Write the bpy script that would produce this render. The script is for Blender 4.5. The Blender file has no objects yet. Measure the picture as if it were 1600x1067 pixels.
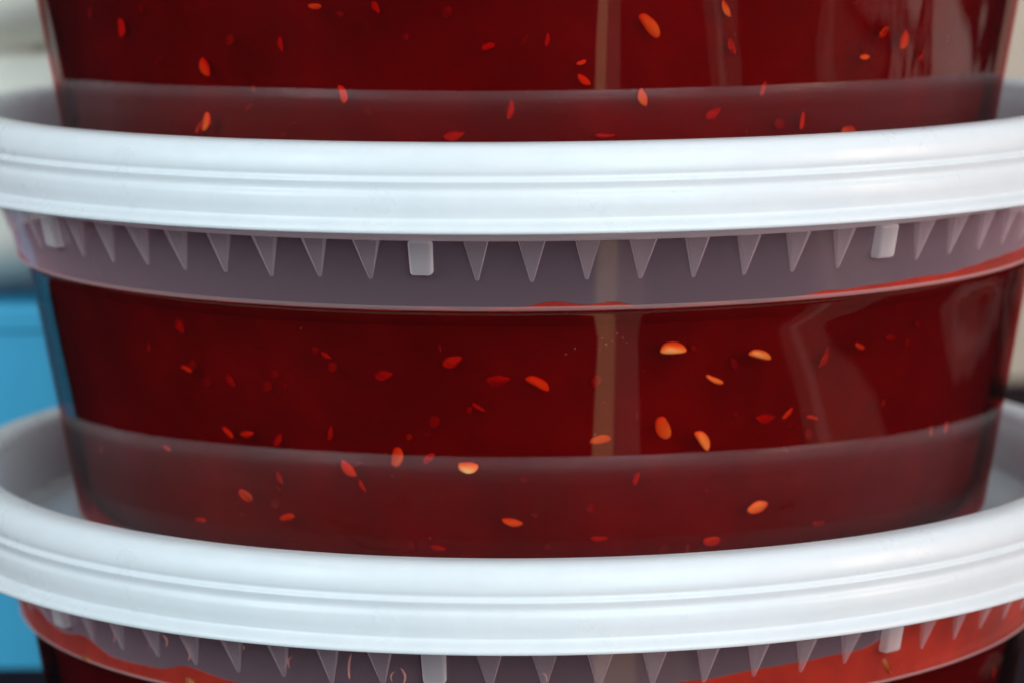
import bpy, bmesh, math, random
from mathutils import Vector, Matrix
import numpy as np

S = 0.0008            # one modelling unit in metres
sc = bpy.context.scene
R = math.radians
random.seed(7)

# ------------------------------------------------------------------ camera
CAM = dict(f=4930.17, D=406.245, h=37.981, pitch=0.1479, roll=0.0083, yaw=-0.0059)
cam_data = bpy.data.cameras.new('camera')
cam = bpy.data.objects.new('camera', cam_data)
sc.collection.objects.link(cam)
cp, sp = math.cos(CAM['pitch']), math.sin(CAM['pitch'])
cr, sr = math.cos(CAM['roll']), math.sin(CAM['roll'])
unyaw = Matrix.Rotation(-CAM['yaw'], 3, 'Z')
fwd = unyaw @ Vector((0, cp, -sp)); up0 = unyaw @ Vector((0, sp, cp)); rt0 = unyaw @ Vector((1, 0, 0))
rt = cr * rt0 - sr * up0
up = sr * rt0 + cr * up0
m = Matrix((rt, up, -fwd)).transposed().to_4x4()
m.translation = Vector((0, -CAM['D'] * S, CAM['h'] * S))
cam.matrix_world = m
cam_data.sensor_fit = 'HORIZONTAL'; cam_data.sensor_width = 36.0
cam_data.lens = CAM['f'] / 1600 * 36
cam_data.clip_start = 0.01; cam_data.clip_end = 50
cam_data.dof.use_dof = True
cam_data.dof.focus_distance = 338 * S
cam_data.dof.aperture_fstop = 30.0
sc.camera = cam

# ------------------------------------------------------------------ world, lamps, exposure
world = bpy.data.worlds.new('World'); sc.world = world; world.use_nodes = True
bg = world.node_tree.nodes['Background']
bg.inputs['Color'].default_value = (0.86, 0.92, 1.0, 1); bg.inputs['Strength'].default_value = 0.50

def area(name, loc, target, size, size_y, power, color):
    l = bpy.data.lights.new(name, 'AREA'); l.shape = 'RECTANGLE'
    l.size = size; l.size_y = size_y; l.energy = power; l.color = color
    o = bpy.data.objects.new(name, l); sc.collection.objects.link(o)
    o.location = loc
    o.rotation_euler = (Vector(target) - Vector(loc)).to_track_quat('-Z', 'Y').to_euler()
    return o
area('key_lamp', (0.36, -0.92, 0.40), (0, 0, -0.01), 0.60, 0.85, 8.6, (0.68, 0.91, 1.0))
area('left_fill', (-0.75, -0.60, 0.45), (-0.06, 0.05, -0.02), 0.45, 0.45, 6.0, (0.82, 0.95, 1.0))  # added fill with no visible source, brightens the crate and left lid edges
area('side_lamp', (0.75, -0.35, 0.18), (0, 0, -0.01), 0.35, 0.35, 3.4, (1.0, 0.68, 0.54))

sc.view_settings.view_transform = 'Standard'; sc.view_settings.look = 'None'
sc.view_settings.exposure = 0.0; sc.view_settings.gamma = 1.0
sc.view_settings.use_curve_mapping = False
sc.cycles.use_denoising = True
sc.cycles.use_adaptive_sampling = True; sc.cycles.adaptive_threshold = 0.02; sc.cycles.adaptive_min_samples = 16
sc.cycles.max_bounces = 8; sc.cycles.diffuse_bounces = 4; sc.cycles.glossy_bounces = 3
sc.cycles.transmission_bounces = 8; sc.cycles.transparent_max_bounces = 40; sc.cycles.volume_bounces = 1
sc.cycles.sample_clamp_indirect = 6.0

# ------------------------------------------------------------------ materials
def fill_ramp(cr_, stops):
    e = cr_.elements
    while len(e) > 1: e.remove(e[-1])
    e[0].position = stops[0][0]; e[0].color = (*stops[0][1], 1)
    for p, c in stops[1:]: e.new(p).color = (*c, 1)

class NT:
    def __init__(self, name):
        self.mat = bpy.data.materials.new(name); self.mat.use_nodes = True
        self.t = self.mat.node_tree; self.t.nodes.clear()
        self.out = self.t.nodes.new('ShaderNodeOutputMaterial')
    def n(self, kind, **kw):
        nd = self.t.nodes.new('ShaderNode' + kind)
        for k, v in kw.items():
            if k in ('operation', 'data_type', 'blend_type', 'wave_type', 'bands_direction', 'wave_profile', 'noise_dimensions', 'feature', 'distribution'):
                setattr(nd, k, v)
        return nd
    def l(self, a, b): self.t.links.new(a, b)
    def val(self, nd, **kw):
        for k, v in kw.items():
            nd.inputs[k.replace('_', ' ')].default_value = v
        return nd
    def mix(self, fac, a, b):
        x = self.n('MixShader')
        if hasattr(fac, 'is_linked'): self.l(fac, x.inputs[0])
        else: x.inputs[0].default_value = fac
        self.l(a, x.inputs[1]); self.l(b, x.inputs[2])
        return x.outputs[0]
    def math(self, op, a, b=None):
        x = self.n('Math', operation=op)
        for i, v in enumerate((a, b)):
            if v is None: continue
            if hasattr(v, 'is_linked'): self.l(v, x.inputs[i])
            else: x.inputs[i].default_value = v
        return x.outputs[0]
    def noise(self, scale, detail=2.0, rough=0.5, dim=None):
        co = self.n('TexCoord'); nz = self.n('TexNoise')
        self.l(co.outputs['Object'], nz.inputs['Vector'])
        nz.inputs['Scale'].default_value = scale; nz.inputs['Detail'].default_value = detail
        nz.inputs['Roughness'].default_value = rough
        return nz
    def bump(self, height, dist, strength=1.0):
        b = self.n('Bump'); b.inputs['Distance'].default_value = dist; b.inputs['Strength'].default_value = strength
        self.l(height, b.inputs['Height']); return b.outputs[0]
    def ramp(self, fac, stops):
        r = self.n('ValToRGB'); self.l(fac, r.inputs[0])
        fill_ramp(r.color_ramp, stops)
        return r.outputs[0]

def plastic(name, haze, haze_col, rough=0.05, ior=1.5, tint=(1, 1, 1), trans_share=0.5, bump_mm=0.0, grain=0.0):
    """Thin translucent moulded plastic: clear share, milky share, glossy skin (front faces only)."""
    k = NT(name)
    tr = k.n('BsdfTransparent'); tr.inputs[0].default_value = (*tint, 1)
    df = k.n('BsdfDiffuse'); df.inputs[0].default_value = (*haze_col, 1)
    tl = k.n('BsdfTranslucent'); tl.inputs[0].default_value = (*haze_col, 1)
    gl = k.n('BsdfGlossy'); gl.inputs['Color'].default_value = (1, 1, 1, 1); gl.inputs['Roughness'].default_value = rough
    milky = k.mix(trans_share, df.outputs[0], tl.outputs[0])
    hz = haze
    if grain:
        nz = k.noise(900, 3.0, 0.6)
        mr = k.n('MapRange'); k.l(nz.outputs[0], mr.inputs[0])
        mr.inputs[1].default_value = 0.3; mr.inputs[2].default_value = 0.7
        mr.inputs[3].default_value = max(0, haze - grain); mr.inputs[4].default_value = min(1, haze + grain)
        hz = mr.outputs[0]
    lw = k.n('LayerWeight'); lw.inputs[0].default_value = 0.5
    cosv = k.math('MAXIMUM', k.math('SUBTRACT', 1.0, lw.outputs['Facing']), 0.08)
    hz = k.math('SUBTRACT', 1.0, k.math('POWER', k.math('SUBTRACT', 1.0, hz), k.math('DIVIDE', 1.0, cosv)))
    base = k.mix(hz, tr.outputs[0], milky)
    fr = k.n('Fresnel'); fr.inputs[0].default_value = ior
    geo = k.n('NewGeometry')
    front = k.math('SUBTRACT', 1.0, geo.outputs['Backfacing'])
    fac = k.math('MULTIPLY', k.math('MINIMUM', fr.outputs[0], 0.13), front)   # mirror share capped to keep bright reflections off the grazing edges
    if bump_mm:
        nz2 = k.noise(45, 1.0, 0.4)
        bn = k.bump(nz2.outputs[0], bump_mm * 0.001)
        k.l(bn, gl.inputs['Normal']); k.l(bn, fr.inputs['Normal'])
    k.l(k.mix(fac, base, gl.outputs[0]), k.out.inputs[0])
    return k.mat

M = {}
M['wall'] = plastic('clear_wall_plastic', 0.001, (0.8, 0.8, 0.82), rough=0.02, ior=1.6, bump_mm=0.12)
M['collar'] = plastic('milky_collar_plastic', 0.185, (0.92, 0.61, 0.73), rough=0.06, ior=1.6, trans_share=0.45)
M['ledge'] = plastic('milky_ledge_plastic', 0.34, (0.95, 0.60, 0.60), rough=0.15, ior=1.46, trans_share=0.4)
M['wet'] = plastic('wetted_collar_plastic', 0.05, (0.92, 0.50, 0.45), rough=0.2, ior=1.36, trans_share=0.45)
M['rib'] = plastic('milky_rib_plastic', 0.20, (0.95, 0.76, 0.82), rough=0.26, trans_share=0.45)
M['tab'] = plastic('milky_tab_plastic', 0.46, (0.94, 0.86, 0.88), rough=0.12, trans_share=0.4)
M['rimband'] = plastic('milky_rim_plastic', 0.72, (0.94, 0.78, 0.82), rough=0.2, trans_share=0.5)
def clear_inner():
    k = NT('clear_inner_face'); t = k.n('BsdfTransparent'); t.inputs[0].default_value = (1, 1, 1, 1)
    k.l(t.outputs[0], k.out.inputs[0]); return k.mat
M['inner'] = clear_inner()

def lid_mat(name, haze, rough):
    k = NT(name)
    nz = k.noise(420, 4.0, 0.62); big = k.noise(30, 2.0, 0.5)
    col = k.ramp(nz.outputs[0], [(0.25, (0.86, 0.90, 0.92)), (0.75, (0.93, 0.955, 0.965))])
    df = k.n('BsdfDiffuse'); k.l(col, df.inputs[0])
    tl = k.n('BsdfTranslucent'); tl.inputs[0].default_value = (0.93, 0.93, 0.94, 1)
    tr = k.n('BsdfTransparent')
    gl = k.n('BsdfGlossy')
    scuff = k.noise(110, 5.0, 0.7); sm = k.n('MapRange'); k.l(scuff.outputs[0], sm.inputs[0])
    sm.inputs[1].default_value = 0.35; sm.inputs[2].default_value = 0.65; sm.inputs[3].default_value = rough - 0.12; sm.inputs[4].default_value = rough + 0.14
    k.l(sm.outputs[0], gl.inputs['Roughness'])
    hsum = k.math('ADD', k.math('MULTIPLY', nz.outputs[0], 0.35), k.math('MULTIPLY', big.outputs[0], 1.5))
    bn = k.bump(hsum, 0.00012)
    k.l(bn, gl.inputs['Normal']); k.l(bn, df.inputs['Normal'])
    milky = k.mix(0.40, df.outputs[0], tl.outputs[0])
    base = k.mix(haze, tr.outputs[0], milky)
    fr = k.n('Fresnel'); fr.inputs[0].default_value = 1.5; k.l(bn, fr.inputs['Normal'])
    front = k.math('SUBTRACT', 1.0, k.n('NewGeometry').outputs['Backfacing'])
    k.l(k.mix(k.math('MULTIPLY', fr.outputs[0], front), base, gl.outputs[0]), k.out.inputs[0])
    return k.mat
M['lid_rim'] = lid_mat('frosted_white_lid_rim', 0.90, 0.34)
M['lid_panel'] = lid_mat('frosted_white_lid_panel', 0.86, 0.3)

def sauce_mat():
    k = NT('red_sauce_liquid')
    t = k.n('BsdfTransparent'); t.inputs[0].default_value = (1, 1, 1, 1)
    k.l(t.outputs[0], k.out.inputs['Surface'])
    a = k.n('VolumeAbsorption'); a.inputs['Color'].default_value = (0.965, 0.40, 0.0, 1)
    a.inputs['Density'].default_value = 2.4 / S
    k.l(a.outputs[0], k.out.inputs['Volume'])
    return k.mat
M['sauce'] = sauce_mat()
def pulp_mat():
    k = NT('red_sauce_pulp')
    nz = k.noise(120, 4.0, 0.6)
    c = k.ramp(nz.outputs[0], [(0.32, (0.11, 0.003, 0.002)), (0.52, (0.14, 0.004, 0.0025)), (0.72, (0.18, 0.007, 0.003))])
    p = k.n('BsdfDiffuse'); k.l(c, p.inputs[0]); k.l(p.outputs[0], k.out.inputs[0]); return k.mat
M['pulp'] = pulp_mat()
def seed_mat(name, a, b, f0=0.30, f1=0.95):
    k = NT(name); nz = k.noise(900, 3.0, 0.6)
    c = k.ramp(nz.outputs[0], [(0.3, a), (0.7, b)])
    p = k.n('BsdfPrincipled'); k.l(c, p.inputs['Base Color']); p.inputs['Roughness'].default_value = 0.5
    tr = k.n('BsdfTransparent'); tr.inputs[0].default_value = (1, 0.8, 0.6, 1)
    lw = k.n('LayerWeight'); lw.inputs[0].default_value = 0.5
    mr = k.n('MapRange'); k.l(lw.outputs['Facing'], mr.inputs[0])
    mr.inputs[1].default_value = f0; mr.inputs[2].default_value = f1; mr.inputs[3].default_value = 0.06; mr.inputs[4].default_value = 1.0
    k.l(k.mix(mr.outputs[0], p.outputs[0], tr.outputs[0]), k.out.inputs[0]); return k.mat
M['seed'] = [seed_mat('pepper_seed', (0.46, 0.24, 0.06), (0.74, 0.46, 0.17), -0.15, 0.72),
             seed_mat('pepper_seed_pale', (0.60, 0.33, 0.11), (0.88, 0.60, 0.27), 0.05, 0.85),
             seed_mat('pepper_flake', (0.36, 0.10, 0.015), (0.54, 0.20, 0.035), -0.3, 0.6)]
M['fleck'] = seed_mat('pepper_skin_fleck', (0.20, 0.015, 0.004), (0.32, 0.05, 0.01), -0.5, 0.5)
def smear_mat():
    k = NT('sauce_drip'); p = k.n('BsdfPrincipled')
    p.inputs['Base Color'].default_value = (0.78, 0.28, 0.20, 1); p.inputs['Roughness'].default_value = 0.15
    k.l(p.outputs[0], k.out.inputs[0]); return k.mat
M['drip'] = smear_mat()
def bubble_mat():
    k = NT('air_bubble'); p = k.n('BsdfPrincipled'); p.inputs['Base Color'].default_value = (0.10, 0.02, 0.015, 1)
    p.inputs['Roughness'].default_value = 0.1; k.l(p.outputs[0], k.out.inputs[0]); return k.mat
M['bubble'] = bubble_mat()

def film_mat():
    k = NT('sauce_film'); nz = k.noise(160, 3.0, 0.6)
    c = k.ramp(nz.outputs[0], [(0.3, (0.26, 0.008, 0.002)), (0.7, (0.46, 0.028, 0.004))])
    p = k.n('BsdfDiffuse'); k.l(c, p.inputs[0]); k.l(p.outputs[0], k.out.inputs[0]); return k.mat
M['film'] = film_mat()

def simple(name, ca, cb, scale, rough, bump=0.0, spec=0.5):
    k = NT(name); nz = k.noise(scale, 4.0, 0.6)
    c = k.ramp(nz.outputs[0], [(0.3, ca), (0.7, cb)])
    p = k.n('BsdfPrincipled'); k.l(c, p.inputs['Base Color']); p.inputs['Roughness'].default_value = rough
    p.inputs['Specular IOR Level'].default_value = spec
    if bump: k.l(k.bump(nz.outputs[0], bump), p.inputs['Normal'])
    k.l(p.outputs[0], k.out.inputs[0]); return k.mat
M['blue'] = simple('blue_crate_plastic', (0.07, 0.53, 0.86), (0.08, 0.56, 0.90), 60, 0.5)
M['bundle'] = simple('pale_wrap', (0.66, 0.66, 0.60), (0.78, 0.76, 0.66), 40, 0.5)
M['card'] = simple('cardboard', (0.46, 0.37, 0.29), (0.55, 0.45, 0.36), 120, 0.8)
M['tape'] = simple('packing_tape', (0.30, 0.24, 0.18), (0.36, 0.29, 0.22), 80, 0.35)

def cloth_mat():
    """dark tablecloth; made-up stripes towards the viewer, added to mirror as streaks in the tubs"""
    k = NT('tablecloth_reflection_stripes')
    co = k.n('TexCoord'); sep = k.n('SeparateXYZ'); k.l(co.outputs['Object'], sep.inputs[0])
    wob = k.noise(11, 2.0, 0.5)
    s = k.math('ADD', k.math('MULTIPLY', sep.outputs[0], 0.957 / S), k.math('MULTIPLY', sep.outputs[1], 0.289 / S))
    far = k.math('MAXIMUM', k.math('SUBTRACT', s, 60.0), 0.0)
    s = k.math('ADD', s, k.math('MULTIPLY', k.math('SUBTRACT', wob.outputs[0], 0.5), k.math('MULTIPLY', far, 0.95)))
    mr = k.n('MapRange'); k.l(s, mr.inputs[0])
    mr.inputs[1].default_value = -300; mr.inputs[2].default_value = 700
    dark = (0.020, 0.012, 0.016); dim = (0.30, 0.17, 0.14); pale = (0.96, 0.56, 0.30)  # stripe tones invented for the reflected streaks in the tub walls
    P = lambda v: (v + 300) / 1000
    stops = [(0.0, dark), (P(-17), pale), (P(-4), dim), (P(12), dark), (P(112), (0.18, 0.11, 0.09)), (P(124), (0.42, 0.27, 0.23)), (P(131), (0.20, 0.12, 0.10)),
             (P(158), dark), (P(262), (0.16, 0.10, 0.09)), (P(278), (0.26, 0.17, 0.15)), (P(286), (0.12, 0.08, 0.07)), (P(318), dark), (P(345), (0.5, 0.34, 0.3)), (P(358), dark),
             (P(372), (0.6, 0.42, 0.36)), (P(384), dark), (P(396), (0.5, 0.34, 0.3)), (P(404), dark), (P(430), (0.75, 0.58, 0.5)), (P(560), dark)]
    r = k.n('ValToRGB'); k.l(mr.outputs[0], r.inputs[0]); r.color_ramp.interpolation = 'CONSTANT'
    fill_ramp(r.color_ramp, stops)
    p = k.n('BsdfPrincipled'); k.l(r.outputs[0], p.inputs['Base Color']); p.inputs['Roughness'].default_value = 0.7
    p.inputs['Specular IOR Level'].default_value = 0.02
    nz = k.noise(1500, 2.0, 0.5); k.l(k.bump(nz.outputs[0], 0.0002), p.inputs['Normal'])
    k.l(p.outputs[0], k.out.inputs[0]); return k.mat
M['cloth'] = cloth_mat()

# ------------------------------------------------------------------ mesh helpers
def link(name, verts, faces, mats, parent=None, idx=None, smooth=True):
    me = bpy.data.meshes.new(name)
    me.from_pydata([tuple(c * S for c in v) for v in verts], [], faces)
    for mt in (mats if isinstance(mats, (list, tuple)) else [mats]): me.materials.append(mt)
    if idx is not None: me.polygons.foreach_set('material_index', idx)
    if smooth: me.polygons.foreach_set('use_smooth', [True] * len(me.polygons))
    bm = bmesh.new(); bm.from_mesh(me)
    bm.to_mesh(me); bm.free(); me.update()
    o = bpy.data.objects.new(name, me); sc.collection.objects.link(o)
    if parent: o.parent = parent
    return o

def empty(name, loc):
    o = bpy.data.objects.new(name, None); sc.collection.objects.link(o)
    o.location = [c * S for c in loc]; o.empty_display_size = 0.01
    return o

def tag(o, label=None, cat=None, group=None, kind=None):
    if label: o['label'] = label
    if cat: o['category'] = cat
    if group: o['group'] = group
    if kind: o['kind'] = kind
    return o

def smooth_profile(pts, sub=4):
    """Catmull-Rom through (r,z) points"""
    out = []
    n = len(pts)
    for i in range(n - 1):
        p0 = pts[max(i - 1, 0)]; p1 = pts[i]; p2 = pts[i + 1]; p3 = pts[min(i + 2, n - 1)]
        for j in range(sub):
            t = j / sub
            out.append(tuple(0.5 * ((2 * p1[k]) + (-p0[k] + p2[k]) * t + (2 * p0[k] - 5 * p1[k] + 4 * p2[k] - p3[k]) * t * t +
                                    (-p0[k] + 3 * p1[k] - 3 * p2[k] + p3[k]) * t ** 3) for k in (0, 1)))
    out.append(pts[-1])
    return out

SEG = 240
def lathe(name, prof, mats, parent, mat_of=None, closed=False, cap_centre=False):
    """prof: (r,z) list, walked so that the outside lies to the right when going down the outer face"""
    n = len(prof); V = []; F = []; I = []
    for i in range(SEG):
        t = 2 * math.pi * i / SEG; s, c = math.sin(t), -math.cos(t)
        for r, z in prof: V.append((r * s, r * c, z))
    last = n if closed else n - 1
    for i in range(SEG):
        a = i * n; b = ((i + 1) % SEG) * n
        for j in range(last):
            j2 = (j + 1) % n
            F.append((a + j, a + j2, b + j2, b + j)); I.append(mat_of(j) if mat_of else 0)
    if cap_centre:
        V.append((0, 0, prof[-1][1])); ci = len(V) - 1
        for i in range(SEG):
            F.append((i * n + n - 1, ci, ((i + 1) % SEG) * n + n - 1)); I.append(0)
    return link(name, V, F, mats, parent, I)

# container profile (own lid lip at z = 0)
Z_LEDGE_TOP = -9.2
COL_TOP, COL_BOT = (67.5, -1.6), (65.6, -9.0)
W_TOP, W_BOT = (64.35, -10.3), (58.95, -41.8)
BASE_Z = -42.8
def r_out(z):
    if z >= Z_LEDGE_TOP: return COL_BOT[0] + (z - COL_BOT[1]) * (COL_TOP[0] - COL_BOT[0]) / (COL_TOP[1] - COL_BOT[1])
    if z <= W_TOP[1]: return W_TOP[0] + (z - W_TOP[1]) * (W_TOP[0] - W_BOT[0]) / (W_TOP[1] - W_BOT[1])
    t = (z - W_TOP[1]) / (Z_LEDGE_TOP - W_TOP[1]); return W_TOP[0] + t * (65.5 - W_TOP[0])

# shared rib / tab meshes: local x tangential, y outward, z up, origin on the collar wall
def rib_mesh():
    # gusset: wide and proud at the top, running to a point on the wall below
    zt, zb = -1.45, -6.05
    slope = (COL_TOP[0] - COL_BOT[0]) / (COL_TOP[1] - COL_BOT[1])
    w0, w1 = 1.46, 0.18
    d0, d1 = 0.80, 0.12
    yb = slope * (zb - zt)
    V = [(-w0, -0.05, zt), (w0, -0.05, zt), (w0 * 0.93, d0, zt), (-w0 * 0.93, d0, zt),
         (-w1, yb - 0.05, zb), (w1, yb - 0.05, zb), (w1, yb + d1, zb), (-w1, yb + d1, zb)]
    F = [(3, 2, 6, 7), (2, 1, 5, 6), (0, 3, 7, 4), (7, 6, 5, 4), (0, 1, 2, 3)]
    return V, F
def make_piece(name, V, F, mat, bevel=0.06):
    o = link(name, V, F, mat, None, None, smooth=False)
    bm = bmesh.new(); bm.from_mesh(o.data)
    bmesh.ops.recalc_face_normals(bm, faces=bm.faces)
    if bevel:
        bmesh.ops.bevel(bm, geom=[e for e in bm.edges if len(e.link_faces) == 2], offset=bevel * S, segments=3, affect='EDGES', profile=0.5)
    bm.to_mesh(o.data); bm.free()
    me = o.data; bpy.data.objects.remove(o); return me
RIB = make_piece('rib', *rib_mesh(), M['rib'], 0.11)
def tab_mesh():
    zt, zb = -1.45, -5.35; slope = (COL_TOP[0] - COL_BOT[0]) / (COL_TOP[1] - COL_BOT[1])
    w0, w1, d = 1.42, 1.28, 1.25; yb = slope * (zb - zt)
    V = [(-w0, -0.05, zt), (w0, -0.05, zt), (w0, d * 0.8, zt), (-w0, d * 0.8, zt),
         (-w1, yb - 0.05, zb), (w1, yb - 0.05, zb), (w1, yb + d, zb), (-w1, yb + d, zb)]
    F = [(3, 2, 6, 7), (2, 1, 5, 6), (0, 3, 7, 4), (7, 6, 5, 4), (0, 1, 2, 3)]
    return V, F
TAB = make_piece('tab', *tab_mesh(), M['tab'], 0.42)
for p in TAB.polygons: p.use_smooth = True

def interp(tab, x):
    if x <= tab[0][0]: return tab[0][1]
    for (a, va), (b, vb) in zip(tab, tab[1:]):
        if x <= b:
            u = (x - a) / (b - a); u = u * u * (3 - 2 * u); return va + (vb - va) * u
    return tab[-1][1]
def wobble_level(level, a, deg):
    return interp(level, deg) + 0.07 * math.sin(a * 23 + 1) * math.sin(a * 7) + 0.05 * math.sin(a * 61 + 2 * math.sin(a * 13))

def container(loc, phase, label, level, ribs=True):
    t = tag(empty('plastic_container', loc), label, 'container', 'stacked round plastic containers')
    jit = random.Random(int(phase * 10))
    off = -BASE_Z   # children are placed so that the empty sits at the base
    def up_(o): o.location = (0, 0, off * S); return o
    # rim inside the lid with its thicker lower band
    rim = [(70.6, 7.6), (71.2, 7.0), (70.6, 6.0), (69.2, 3.0), (68.7, 0.2), (68.55, -1.0), (68.25, -1.45), (67.55, -1.6)]
    rim_in = [(66.95, -1.6), (67.5, 0.5), (68.0, 3.0), (69.3, 6.4), (70.0, 7.6)]
    up_(lathe('rim', rim + rim_in[-1:], M['rimband'], t))
    V = []; F = []; I = []; ns = 480
    for i in range(ns):
        a = 2 * math.pi * i / ns; deg = math.degrees(a); deg = deg if deg <= 180 else deg - 360
        zt = min(-1.75, max(-8.97, wobble_level(level, a, deg)))
        col = [-1.6 + (zt + 1.6) * j / 7 for j in range(8)] + [zt + (-9.0 - zt) * j / 4 for j in range(1, 5)]
        for r, z in [(r_out(z), z) for z in col] + [(65.68, -9.22), (65.1, -9.55)]: V.append((r * math.sin(a), -r * math.cos(a), z))
    m_ = 14
    for i in range(ns):
        a0 = i * m_; b0 = ((i + 1) % ns) * m_
        for j in range(m_ - 1): F.append((a0 + j, a0 + j + 1, b0 + j + 1, b0 + j)); I.append(1 if 7 <= j < 11 else 2 if j >= 11 else 0)
    up_(link('collar', V, F, [M['collar'], M['wet'], M['ledge']], t, I))
    zs = np.linspace(W_TOP[1], W_BOT[1], 14)
    ow = [(65.1, -9.55), (64.7, -9.78), (64.45, -10.0)] + [(r_out(z), z) for z in zs] + [(58.8, -42.4), (58.3, -42.75), (57.3, BASE_Z)]
    up_(lathe('side_wall', ow, M['wall'], t))
    up_(lathe('base', [(57.3, BASE_Z), (56.3, BASE_Z + 0.05), (55.5, BASE_Z + 0.5), (30, BASE_Z + 0.5), (2, BASE_Z + 0.5)], M['rimband'], t, cap_centre=True))
    for kx in (range(-27, 28) if ribs else ()):
        a = R(phase + kx * 5.143)
        is_tab = kx % 9 == 0
        o = bpy.data.objects.new('tab' if is_tab else 'rib', TAB if is_tab else RIB)
        sc.collection.objects.link(o); o.parent = t
        r0 = r_out(-1.45)
        o.matrix_local = Matrix.Translation(Vector((r0 * math.sin(a), -r0 * math.cos(a), off)) * S) @ Matrix.Rotation(a + math.pi, 4, 'Z') @ Matrix.Diagonal((jit.uniform(.93, 1.06), jit.uniform(.85, 1.15), jit.uniform(.98, 1.015), 1))
    return t

def lid(loc, label):
    t = tag(empty('container_lid', loc), label, 'lid', 'round frosted lids')
    outer = [(69.6, 9.35), (71.4, 9.42), (72.6, 9.2), (73.3, 8.7), (73.75, 7.9), (73.97, 7.1), (74.0, 6.5), (73.9, 6.1)]
    nub = [(73.97, 5.85), (74.22, 5.65), (74.32, 5.45), (74.24, 5.15), (74.16, 4.8)]
    low = [(74.2, 4.45), (74.42, 4.05), (74.52, 3.6), (74.56, 2.8), (74.46, 1.9), (74.44, 1.5), (74.8, 1.15), (75.45, 0.85), (75.75, 0.5), (75.7, 0.15), (75.3, 0.0)]
    back = [(74.7, 0.05), (73.7, 1.2), (73.3, 2.6), (73.2, 5.0), (72.9, 7.6), (72.2, 8.4), (71.0, 8.65), (69.9, 8.65), (68.7, 8.2), (67.3, 6.0), (66.4, 1.8), (65.8, 0.95), (64.6, 0.9)]
    inner = [(64.6, 1.6), (66.2, 1.65), (66.9, 2.0), (67.4, 3.6), (68.1, 6.6), (68.6, 8.5), (69.0, 9.1)]
    pr = smooth_profile(outer + nub + low, 4) + smooth_profile(back, 2) + smooth_profile(inner, 3)
    lathe('rim', pr, M['lid_rim'], t, closed=True)
    pp = [(64.6, 1.6), (60, 1.6), (40, 1.6), (15, 1.6), (1.0, 1.6)]
    lathe('panel', pp, M['lid_panel'], t, cap_centre=True)
    return t

def seed_data(i):
    rnd = random.Random(100 + i)
    bm = bmesh.new(); bmesh.ops.create_uvsphere(bm, u_segments=16, v_segments=12, radius=0.5)
    fat = rnd.uniform(0.40, 0.58); bend = rnd.uniform(0.05, 0.42) * rnd.choice((1, 1, -1)); ph = rnd.uniform(0, 6)
    for v in bm.verts:
        x, y, z = v.co.z, v.co.x, v.co.y           # long axis on x
        taper = 1.0 - 0.5 * max(0, x) ** 1.2 if i != 2 else 1.0
        z2 = z * fat * taper + bend * (0.25 - x * x) * 0.8
        v.co = (x * (1 + 0.05 * math.sin(7 * z + ph)), y * 0.26 * taper * (1 + 0.2 * math.sin(6 * x + 3 * z + ph)), z2 + 0.018 * math.sin(6 * x + 3 * z + ph))
    bmesh.ops.recalc_face_normals(bm, faces=bm.faces)
    me = bpy.data.meshes.new('seed'); bm.to_mesh(me); bm.free()
    me.polygons.foreach_set('use_smooth', [True] * len(me.polygons))
    return me
SEEDS = []
for mi in range(3):
    for i in range(4):
        me = seed_data(i + 4 * mi); me.materials.append(M['seed'][mi]); SEEDS.append(me)

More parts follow.
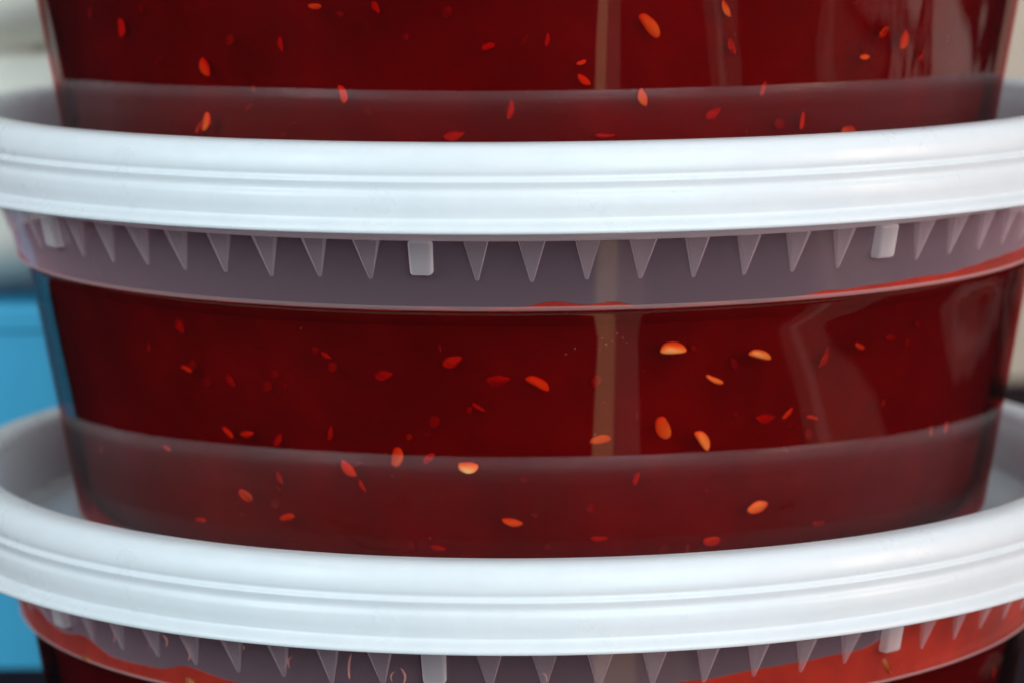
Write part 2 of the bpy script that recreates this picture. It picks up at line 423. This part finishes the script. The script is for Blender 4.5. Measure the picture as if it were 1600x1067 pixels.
def bubble_data():
    bm = bmesh.new(); bmesh.ops.create_uvsphere(bm, u_segments=10, v_segments=7, radius=0.5)
    for v in bm.verts: v.co.y *= 0.4
    me = bpy.data.meshes.new('air_bubble'); bm.to_mesh(me); bm.free(); me.materials.append(M['bubble'])
    me.polygons.foreach_set('use_smooth', [True] * len(me.polygons)); return me
BUBBLE = bubble_data()
def sauce(loc, label, level, seeds, drips=(), bubbles=()):
    off = -BASE_Z
    n = 360
    def body(depth_fn, top_drop, zbot, sink=0.0):
        V = []; F = []
        K = 30
        for i in range(n):
            a = 2 * math.pi * i / n; deg = math.degrees(a); deg = deg if deg <= 180 else deg - 360
            zt = wobble_level(level, a, deg) - top_drop
            for kx in range(K):
                z = zbot + (-11.6 - zbot) * kx / 9 if kx < 10 else -11.5 + (zt + 11.5) * (kx - 10) / (K - 11)
                r = r_out(z) - 0.10 - depth_fn(z)
                V.append((r * math.sin(a), -r * math.cos(a), z))
            z2 = min(zt, -9.9) - 0.15 - sink
            for rr, zz in ((min(r - 1.2, r_out(z2) - 5.2), z2), (40, -10.3 - top_drop - sink)):
                V.append((rr * math.sin(a), -rr * math.cos(a), zz))
        m = K + 2
        V.append((0, 0, -10.3 - top_drop - sink)); ct = len(V) - 1
        V.append((0, 0, zbot)); cb = len(V) - 1
        for i in range(n):
            a0 = i * m; b0 = ((i + 1) % n) * m
            for kx in range(m - 1):
                F.append((a0 + kx, b0 + kx, b0 + kx + 1, a0 + kx + 1))
            F.append((a0 + m - 1, b0 + m - 1, ct)); F.append((b0, a0, cb))
        V = [(x, y, z + off) for x, y, z in V]
        return V, F
    V, F = body(lambda z: 0.0, 0.0, -41.9)
    s = link('red_sauce', V, F, M['sauce'])
    s.location = [c * S for c in loc]
    tag(s, label, 'sauce', 'sauce in the containers')
    def dep(z):
        u = min(1, max(0, (-9.6 - z) / 3.4)); u = u * u * (3 - 2 * u)
        return 0.12 + 2.0 * u
    V, F = body(dep, 0.06, -41.0, 1.4)
    idx = [1 if len(f) == 4 and min(V[i][2] for i in f) - off > -9.75 else 0 for f in F]
    link('pulp', V, F, [M['pulp'], M['film']], s, idx)
    rnd = random.Random(len(seeds))
    for (th, z, ln, ang, d) in seeds:
        a = R(th)
        r = r_out(z) - 0.10 - max(0.04, 0.20 + 0.9 * d) - 0.12
        me = SEEDS[(rnd.randrange(4) + (8 if d < 0 else 4 if d < 0.45 else 8 if d > 1.0 else 0)) % 12]
        o = bpy.data.objects.new('seed', me); sc.collection.objects.link(o); o.parent = s
        # local x tangential, y inward, z up; tilt in the wall plane by ang
        o.matrix_local = (Matrix.Translation(Vector((r * math.sin(a), -r * math.cos(a), z + off)) * S) @ Matrix.Rotation(a, 4, 'Z')
                          @ Matrix.Rotation(R(-ang), 4, 'Y') @ Matrix.Rotation(R(rnd.uniform(-25, 25)), 4, 'X')
                          @ Matrix.Diagonal((ln * S, ln * S * rnd.uniform(.8, 1.1), ln * S * rnd.uniform(0.72, 1.2), 1)))
    V = []; F = []                     # fine pulp bits, far too many to count
    for q in range(70):
        th = rnd.gauss(0, 45); z = rnd.uniform(-41, -12.5); d = rnd.uniform(0.7, 2.3); sz = rnd.uniform(0.25, 0.9)
        a = R(th); r = r_out(z) - 0.2 - d; el = rnd.uniform(0.4, 1.0); rot = rnd.uniform(0, 3.14)
        b0 = len(V)
        for j in range(5):
            for i in range(7):
                u = math.pi * j / 4; w = 2 * math.pi * i / 7
                lx = sz * math.sin(u) * math.cos(w); lz = sz * el * math.sin(u) * math.sin(w); ly = 0.3 * sz * math.cos(u)
                px, pz = lx * math.cos(rot) - lz * math.sin(rot), lx * math.sin(rot) + lz * math.cos(rot)
                V.append(((r - ly) * math.sin(a) + px * math.cos(a), -(r - ly) * math.cos(a) + px * math.sin(a), z + pz + off))
        for j in range(4):
            for i in range(7):
                F.append((b0 + j * 7 + i, b0 + j * 7 + (i + 1) % 7, b0 + (j + 1) * 7 + (i + 1) % 7, b0 + (j + 1) * 7 + i))
    tag(link('pulp_fleck', V, F, M['fleck'], s), kind='stuff')
    for (th, z, ln, ang, wd, bow) in drips:
        a = R(th); r = r_out(z) - 0.2
        pts = []
        V = []; F = []; N = 9; Q = 6
        for i in range(N):
            u = i / (N - 1) * 2 - 1
            cx = bow * (1 - u * u); cz = u * ln / 2; w = wd * math.sqrt(max(0.02, 1 - u * u)) + 0.02
            for q in range(Q):
                f = 2 * math.pi * q / Q
                V.append((cx + w * math.cos(f), 0.3 * w * math.sin(f), cz))
        for i in range(N - 1):
            for q in range(Q):
                F.append((i * Q + q, i * Q + (q + 1) % Q, (i + 1) * Q + (q + 1) % Q, (i + 1) * Q + q))
        o = link('drip', V, F, M['drip'], s)
        o.matrix_local = Matrix.Translation(Vector((r * math.sin(a), -r * math.cos(a), z + off)) * S) @ Matrix.Rotation(a, 4, 'Z') @ Matrix.Rotation(R(ang), 4, 'Y')
    for (th, z, d) in bubbles:
        a = R(th); r = r_out(z) - 0.18
        o = bpy.data.objects.new('air_bubble', BUBBLE); sc.collection.objects.link(o); o.parent = s
        o.matrix_local = Matrix.Translation(Vector((r * math.sin(a), -r * math.cos(a), z + off)) * S) @ Matrix.Rotation(a, 4, 'Z') @ Matrix.Scale(d * S, 4)
    return s

# ------------------------------------------------------------------ seed positions: angle round the axis, height, length, tilt, depth
MID = [(14.55, -14.54, 3.13, 0, 0.3), (24.14, -15.83, 2.99, -15, 0.25), (19.26, -18.21, 2.45, -25, 0.4), (14.01, -23.52, 2.86, -68, 0.5), (18.28, -25.28, 2.72, -55, 0.3), (0.69, -18.06, 2.99, -27, 0.9), (-8.05, -15.52, 2.31, 22, 1.1), (-3.35, -17.74, 2.72, 4, 1.8), (-21.67, -15.36, 1.5, -30, 1.3), (-39.83, -18.36, 1.9, -15, 0.7), (-40.36, -13.41, 1.9, -60, 1.4), (-34.13, -19.29, 1.77, -45, 1.5), (-22.13, -24.48, 1.77, 80, 1.4), (-35.07, -25.46, 2.04, -35, 0.8), (-32.45, -25.34, 2.04, 5, 0.9), (-14.45, -26.74, 2.45, 80, 0.6), (-20.06, -28.48, 2.59, -45, 0.8), (-6.66, -27.55, 2.45, -3, 0.3), (-11.02, -26.91, 1.7, 45, 1.3), (-18.74, -30.43, 1.63, -60, 1.2), (-33.52, -32.73, 2.31, -20, 0.5), (-28.28, -34.94, 2.18, 15, 0.7), (-2.1, -34.14, 2.59, -12, 0.6), (25.6, -33.85, 2.86, 12, 0.4), (-41.45, -36.85, 1.9, 0, 0.9), (-45.4, -28.58, 1.63, -15, 0.8), (-61.51, -31.17, 1.22, 70, 0.8), (37.07, -15.94, 1.63, -25, 0.6), (32.65, -17.05, 2.31, 55, 1.1), (28.47, -23.0, 1.9, 40, 0.8), (31.83, -23.88, 1.77, -15, 0.9), (26.18, -23.39, 2.72, 0, 1.6), (51.86, -28.04, 1.36, 80, 0.6), (55.21, -28.11, 1.63, 65, 0.5), (42.43, -15.64, 1.63, 0, 1.5), (53.92, -12.11, 1.63, 0, 1.4), (7.25, -24.7, 2.59, 10, 0.5), (-5.49, -20.86, 1.77, -30, 1.6), (11.43, -29.51, 1.63, 70, 1.4), (20.47, -37.41, 2.31, 0, 0.9), (34.93, -36.88, 2.04, 0, 1.6), (-46.15, -16.55, 1.22, 85, 1.2), (7.48, -36.36, 2.04, 0, 1.4), (-28.62, -25.74, 1.63, 60, 1.2), (-28.94, -30.33, 1.63, -60, 1.2), (-15.59, -17.43, 2.04, 10, 1.9), (-10.47, -37.46, 1.77, -10, 1.3)]
TOP = [(12.51, -23.3, 3.54, -50, 0.7), (20.74, -21.59, 2.18, -65, 0.45), (22.12, -25.79, 2.04, -68, 1.4), (39.08, -27.65, 1.63, 0, 0.35), (41.83, -24.86, 2.04, 30, 0.7), (45.42, -25.96, 2.59, 65, 0.7), (49.76, -28.02, 1.77, 50, 1.2), (-37.62, -28.15, 2.45, -65, 0.8), (-51.4, -24.06, 2.31, -80, 1.0), (-38.36, -34.41, 2.45, 72, 0.4), (-39.86, -35.14, 2.04, 50, 0.9), (-20.29, -30.73, 2.18, -70, 0.8), (-22.45, -20.96, 1.77, 0, 0.6), (12.13, -31.19, 2.18, -75, 0.5), (31.56, -34.56, 2.18, 80, 0.9), (38.06, -36.08, 2.31, 5, 0.5), (-2.05, -32.39, 2.18, 80, 1.2), (5.85, -29.15, 1.9, -40, 1.0), (5.5, -27.18, 1.22, 20, 0.8), (-27.38, -25.29, 1.77, -82, 1.5), (-15.87, -21.06, 1.5, -60, 1.3), (1.92, -24.68, 1.5, 80, 1.4), (8.31, -35.37, 2.18, 0, 1.5), (-8.16, -35.24, 2.45, 10, 1.4), (26.28, -30.71, 1.9, 70, 1.3), (-58.65, -22.51, 1.63, 80, 1.2), (-4.22, -25.4, 1.63, 20, 1.6), (20.48, -33.22, 2.04, 30, 1.5)]
BOT = [(-53.2, -8.9, 2.6, -15, -0.32), (-35.74, -8.41, 2.6, -30, -0.32), (38.18, -7.2, 2.9, -55, -0.32), (65.55, -14.97, 1.77, 60, 0.9)]

LEVEL_MID = [(-180, -9.3), (-84, -6.8), (-74, -8.0), (-66, -9.2), (-14, -9.45), (-9, -9.1), (-6, -9.4), (-1, -9.0), (2.5, -8.4), (5.5, -8.9), (8, -8.45), (11.5, -9.35), (14, -9.4), (16, -9.1), (19, -9.1), (22, -9.4), (26, -9.1), (31, -8.6), (45, -8.3), (60, -7.4), (80, -6.8), (180, -9.5)]
LEVEL_BOT = [(-180, -8), (-75, -3.4), (-64, -5.0), (-57, -6.6), (-52, -5.9), (-47, -7.6), (-40, -7.4), (-36, -6.3), (-31, -7.3), (-25, -7.8), (-5, -8.2), (8, -7.0), (16, -5.8), (24, -5.0), (34, -4.5), (38, -3.2), (43, -2.0), (60, -1.8), (80, -1.8), (180, -8)]
LEVEL_TOP = [(-180, -9.4), (0, -9.6), (180, -9.4)]
DRIPS_BOT = [(-46.5, -4.4, 2.2, -10, 0.14, 0.5), (-38.5, -3.8, 1.5, -25, 0.16, 0.45), (-35.6, -4.6, 2.0, -8, 0.14, 0.4), (-41, -4.6, 1.2, -15, 0.05, 0.3), (-24, -4.0, 1.7, 12, 0.06, 0.3), (-23.4, -4.1, 1.5, 12, 0.06, -0.3), (-17.2, -4.0, 2.9, 5, 0.12, -0.2), (-12.2, -4.8, 1.9, -8, 0.13, 0.4), (-13.0, -4.9, 1.2, 15, 0.08, -0.3), (1.4, -4.6, 1.1, -25, 0.09, 0.2), (-28.5, -3.0, 0.5, 0, 0.12, 0.1)]

BUB_MID = [(7.1, -12.9, .22), (7.5, -13.6, .3), (8.1, -13.2, .2), (8.6, -12.4, .26), (9.2, -12.9, .22), (6.9, -14.2, .2), (9.6, -13.5, .18), (6.6, -23.9, .3), (6.3, -24.9, .22), (3.5, -14.6, .3), (4.4, -14.0, .24), (-23.6, -12.2, .26), (7.4, -20.2, .2)]

# ------------------------------------------------------------------ setting
TABLE_Z = -44.4 + BASE_Z
def sheet(name, x0, x1, y0, y1, z, mat):
    o = link(name, [(x0, y0, z), (x1, y0, z), (x1, y1, z), (x0, y1, z)], [(0, 1, 2, 3)], mat, smooth=False)
    return tag(o, kind='structure')
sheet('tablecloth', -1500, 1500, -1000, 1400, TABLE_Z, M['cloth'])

# ------------------------------------------------------------------ the stack
X2, Y2, Z2 = -0.35, -4.4, -44.4
container((X2, Y2, Z2 + BASE_Z), -8.9, 'translucent container at the bottom of the stack, red sauce smeared up its collar', LEVEL_BOT)
sauce((X2, Y2, Z2 + BASE_Z), 'red sauce with drips in the lowest container, climbing its right side', LEVEL_BOT, BOT, DRIPS_BOT)
lid((X2, Y2, Z2), 'lower white frosted lid under the middle container')
container((0, 0, BASE_Z), -10.1, 'whole translucent container in the middle of the stack, between the two white lids', LEVEL_MID)
sauce((0, 0, BASE_Z), 'dark red seedy sauce filling the middle container up to its shoulder', LEVEL_MID, MID, (), BUB_MID)
lid((0, 0, 0), 'upper white frosted lid on the middle container')
container((0, 0, 44.4 + BASE_Z), 8, 'translucent container on top of the stack, cut off by the upper picture edge', LEVEL_TOP, ribs=False)
sauce((0, 0, 44.4 + BASE_Z), 'dark red seedy sauce in the uppermost container', LEVEL_TOP, TOP)

# ------------------------------------------------------------------ blurred things behind
def box_mesh(x0, x1, y0, y1, z0, z1):
    V = [(x, y, z) for z in (z0, z1) for x, y in ((x0, y0), (x1, y0), (x1, y1), (x0, y1))]
    F = [(3, 2, 1, 0), (4, 5, 6, 7), (0, 1, 5, 4), (1, 2, 6, 5), (2, 3, 7, 6), (3, 0, 4, 7)]
    return V, F
def bevelled(name, V, F, mat, parent, bev):
    o = link(name, V, F, mat, parent, smooth=False)
    bm = bmesh.new(); bm.from_mesh(o.data)
    bmesh.ops.bevel(bm, geom=bm.edges[:], offset=bev * S, segments=3, affect='EDGES', profile=0.5)
    bm.to_mesh(o.data); bm.free(); return o

def crate():
    t = tag(empty('blue_crate', (-92, 120, TABLE_Z)), 'plain bright blue plastic crate standing behind the stack at left', 'crate')
    H = 58
    bevelled('front_panel', *box_mesh(-47, 47, -36, -32, 0, H - 3.8), M['blue'], t, 0.1)
    bevelled('back_panel', *box_mesh(-47, 47, 76, 80, 0, H - 3.8), M['blue'], t, 0.1)
    bevelled('side_panel', *box_mesh(-47, -43, -31.8, 75.8, 0, H - 3.8), M['blue'], t, 0.1)
    bevelled('side_panel', *box_mesh(43, 47, -31.8, 75.8, 0, H - 3.8), M['blue'], t, 0.1)
    bevelled('floor_panel', *box_mesh(-42.8, 42.8, -31.6, 75.6, 0, 3.8), M['blue'], t, 0.1)
    for x0, x1, y0, y1 in ((-48, 48, -36.6, -30), (-48, 48, 74, 81), (-48, -41, -29.8, 73.8), (41, 48, -29.8, 73.8)):
        bevelled('rim', *box_mesh(x0, x1, y0, y1, H - 3.78, H), M['blue'], t, 0.5)
    return t
crate()

def bundle():
    """folded pale wrap: a slab stack with soft bulging horizontal folds"""
    nx, nz = 60, 90
    x0, x1 = -140, -48; zb, zt = TABLE_Z + 58.2, TABLE_Z + 190
    V = []; F = []
    def prof(u):    # bulge of the front face over the height
        z = u * 9.0
        f = abs(math.sin(math.pi * z * 0.72 + 0.4)) ** 0.55
        return 16 * f
    for layer in (0, 1):
        for j in range(nz + 1):
            u = j / nz; z = zb + (zt - zb) * u
            for i in range(nx + 1):
                v = i / nx; x = x0 + (x1 - x0) * v
                side = min(1, min(v, 1 - v) * 8) ** 0.5
                wob = 3 * math.sin(x * 0.05 + z * 0.08) + 2 * math.sin(x * 0.13 - z * 0.05)
                y = (108 - (prof(u + 0.02 * math.sin(x * 0.04)) + wob) * side) if layer == 0 else 108 + 60 * side ** 0.3
                V.append((x, y, z + 2 * math.sin(x * 0.06) * min(u, 1 - u) * 2))
    L = (nx + 1) * (nz + 1)
    for j in range(nz):
        for i in range(nx):
            a = j * (nx + 1) + i
            F.append((a, a + 1, a + nx + 2, a + nx + 1)); F.append((L + a + nx + 1, L + a + nx + 2, L + a + 1, L + a))
    for i in range(nx):
        F.append((i + 1, i, L + i, L + i + 1)); a = nz * (nx + 1) + i; F.append((a, a + 1, L + a + 1, L + a))
    for j in range(nz):
        a = j * (nx + 1); F.append((a, a + nx + 1, L + a + nx + 1, L + a)); a += nx; F.append((a + nx + 1, a, L + a, L + a + nx + 1))
    o = link('folded_bundle', V, F, M['bundle'])
    tag(o, 'blurred pale grey folded bundle resting on the blue crate', 'bundle')
bundle()

def carton():
    t = tag(empty('cardboard_box', (195, 420, TABLE_Z)), 'blurred beige cardboard box behind the stack at right', 'box')
    bevelled('wall', *box_mesh(-110, 110, -60, 60, 0, 150), M['card'], t, 1.5)
    bevelled('tape', *box_mesh(-12, 12, -60.6, 60.6, 40, 150.5), M['tape'], t, 0.2)
    return t
carton()
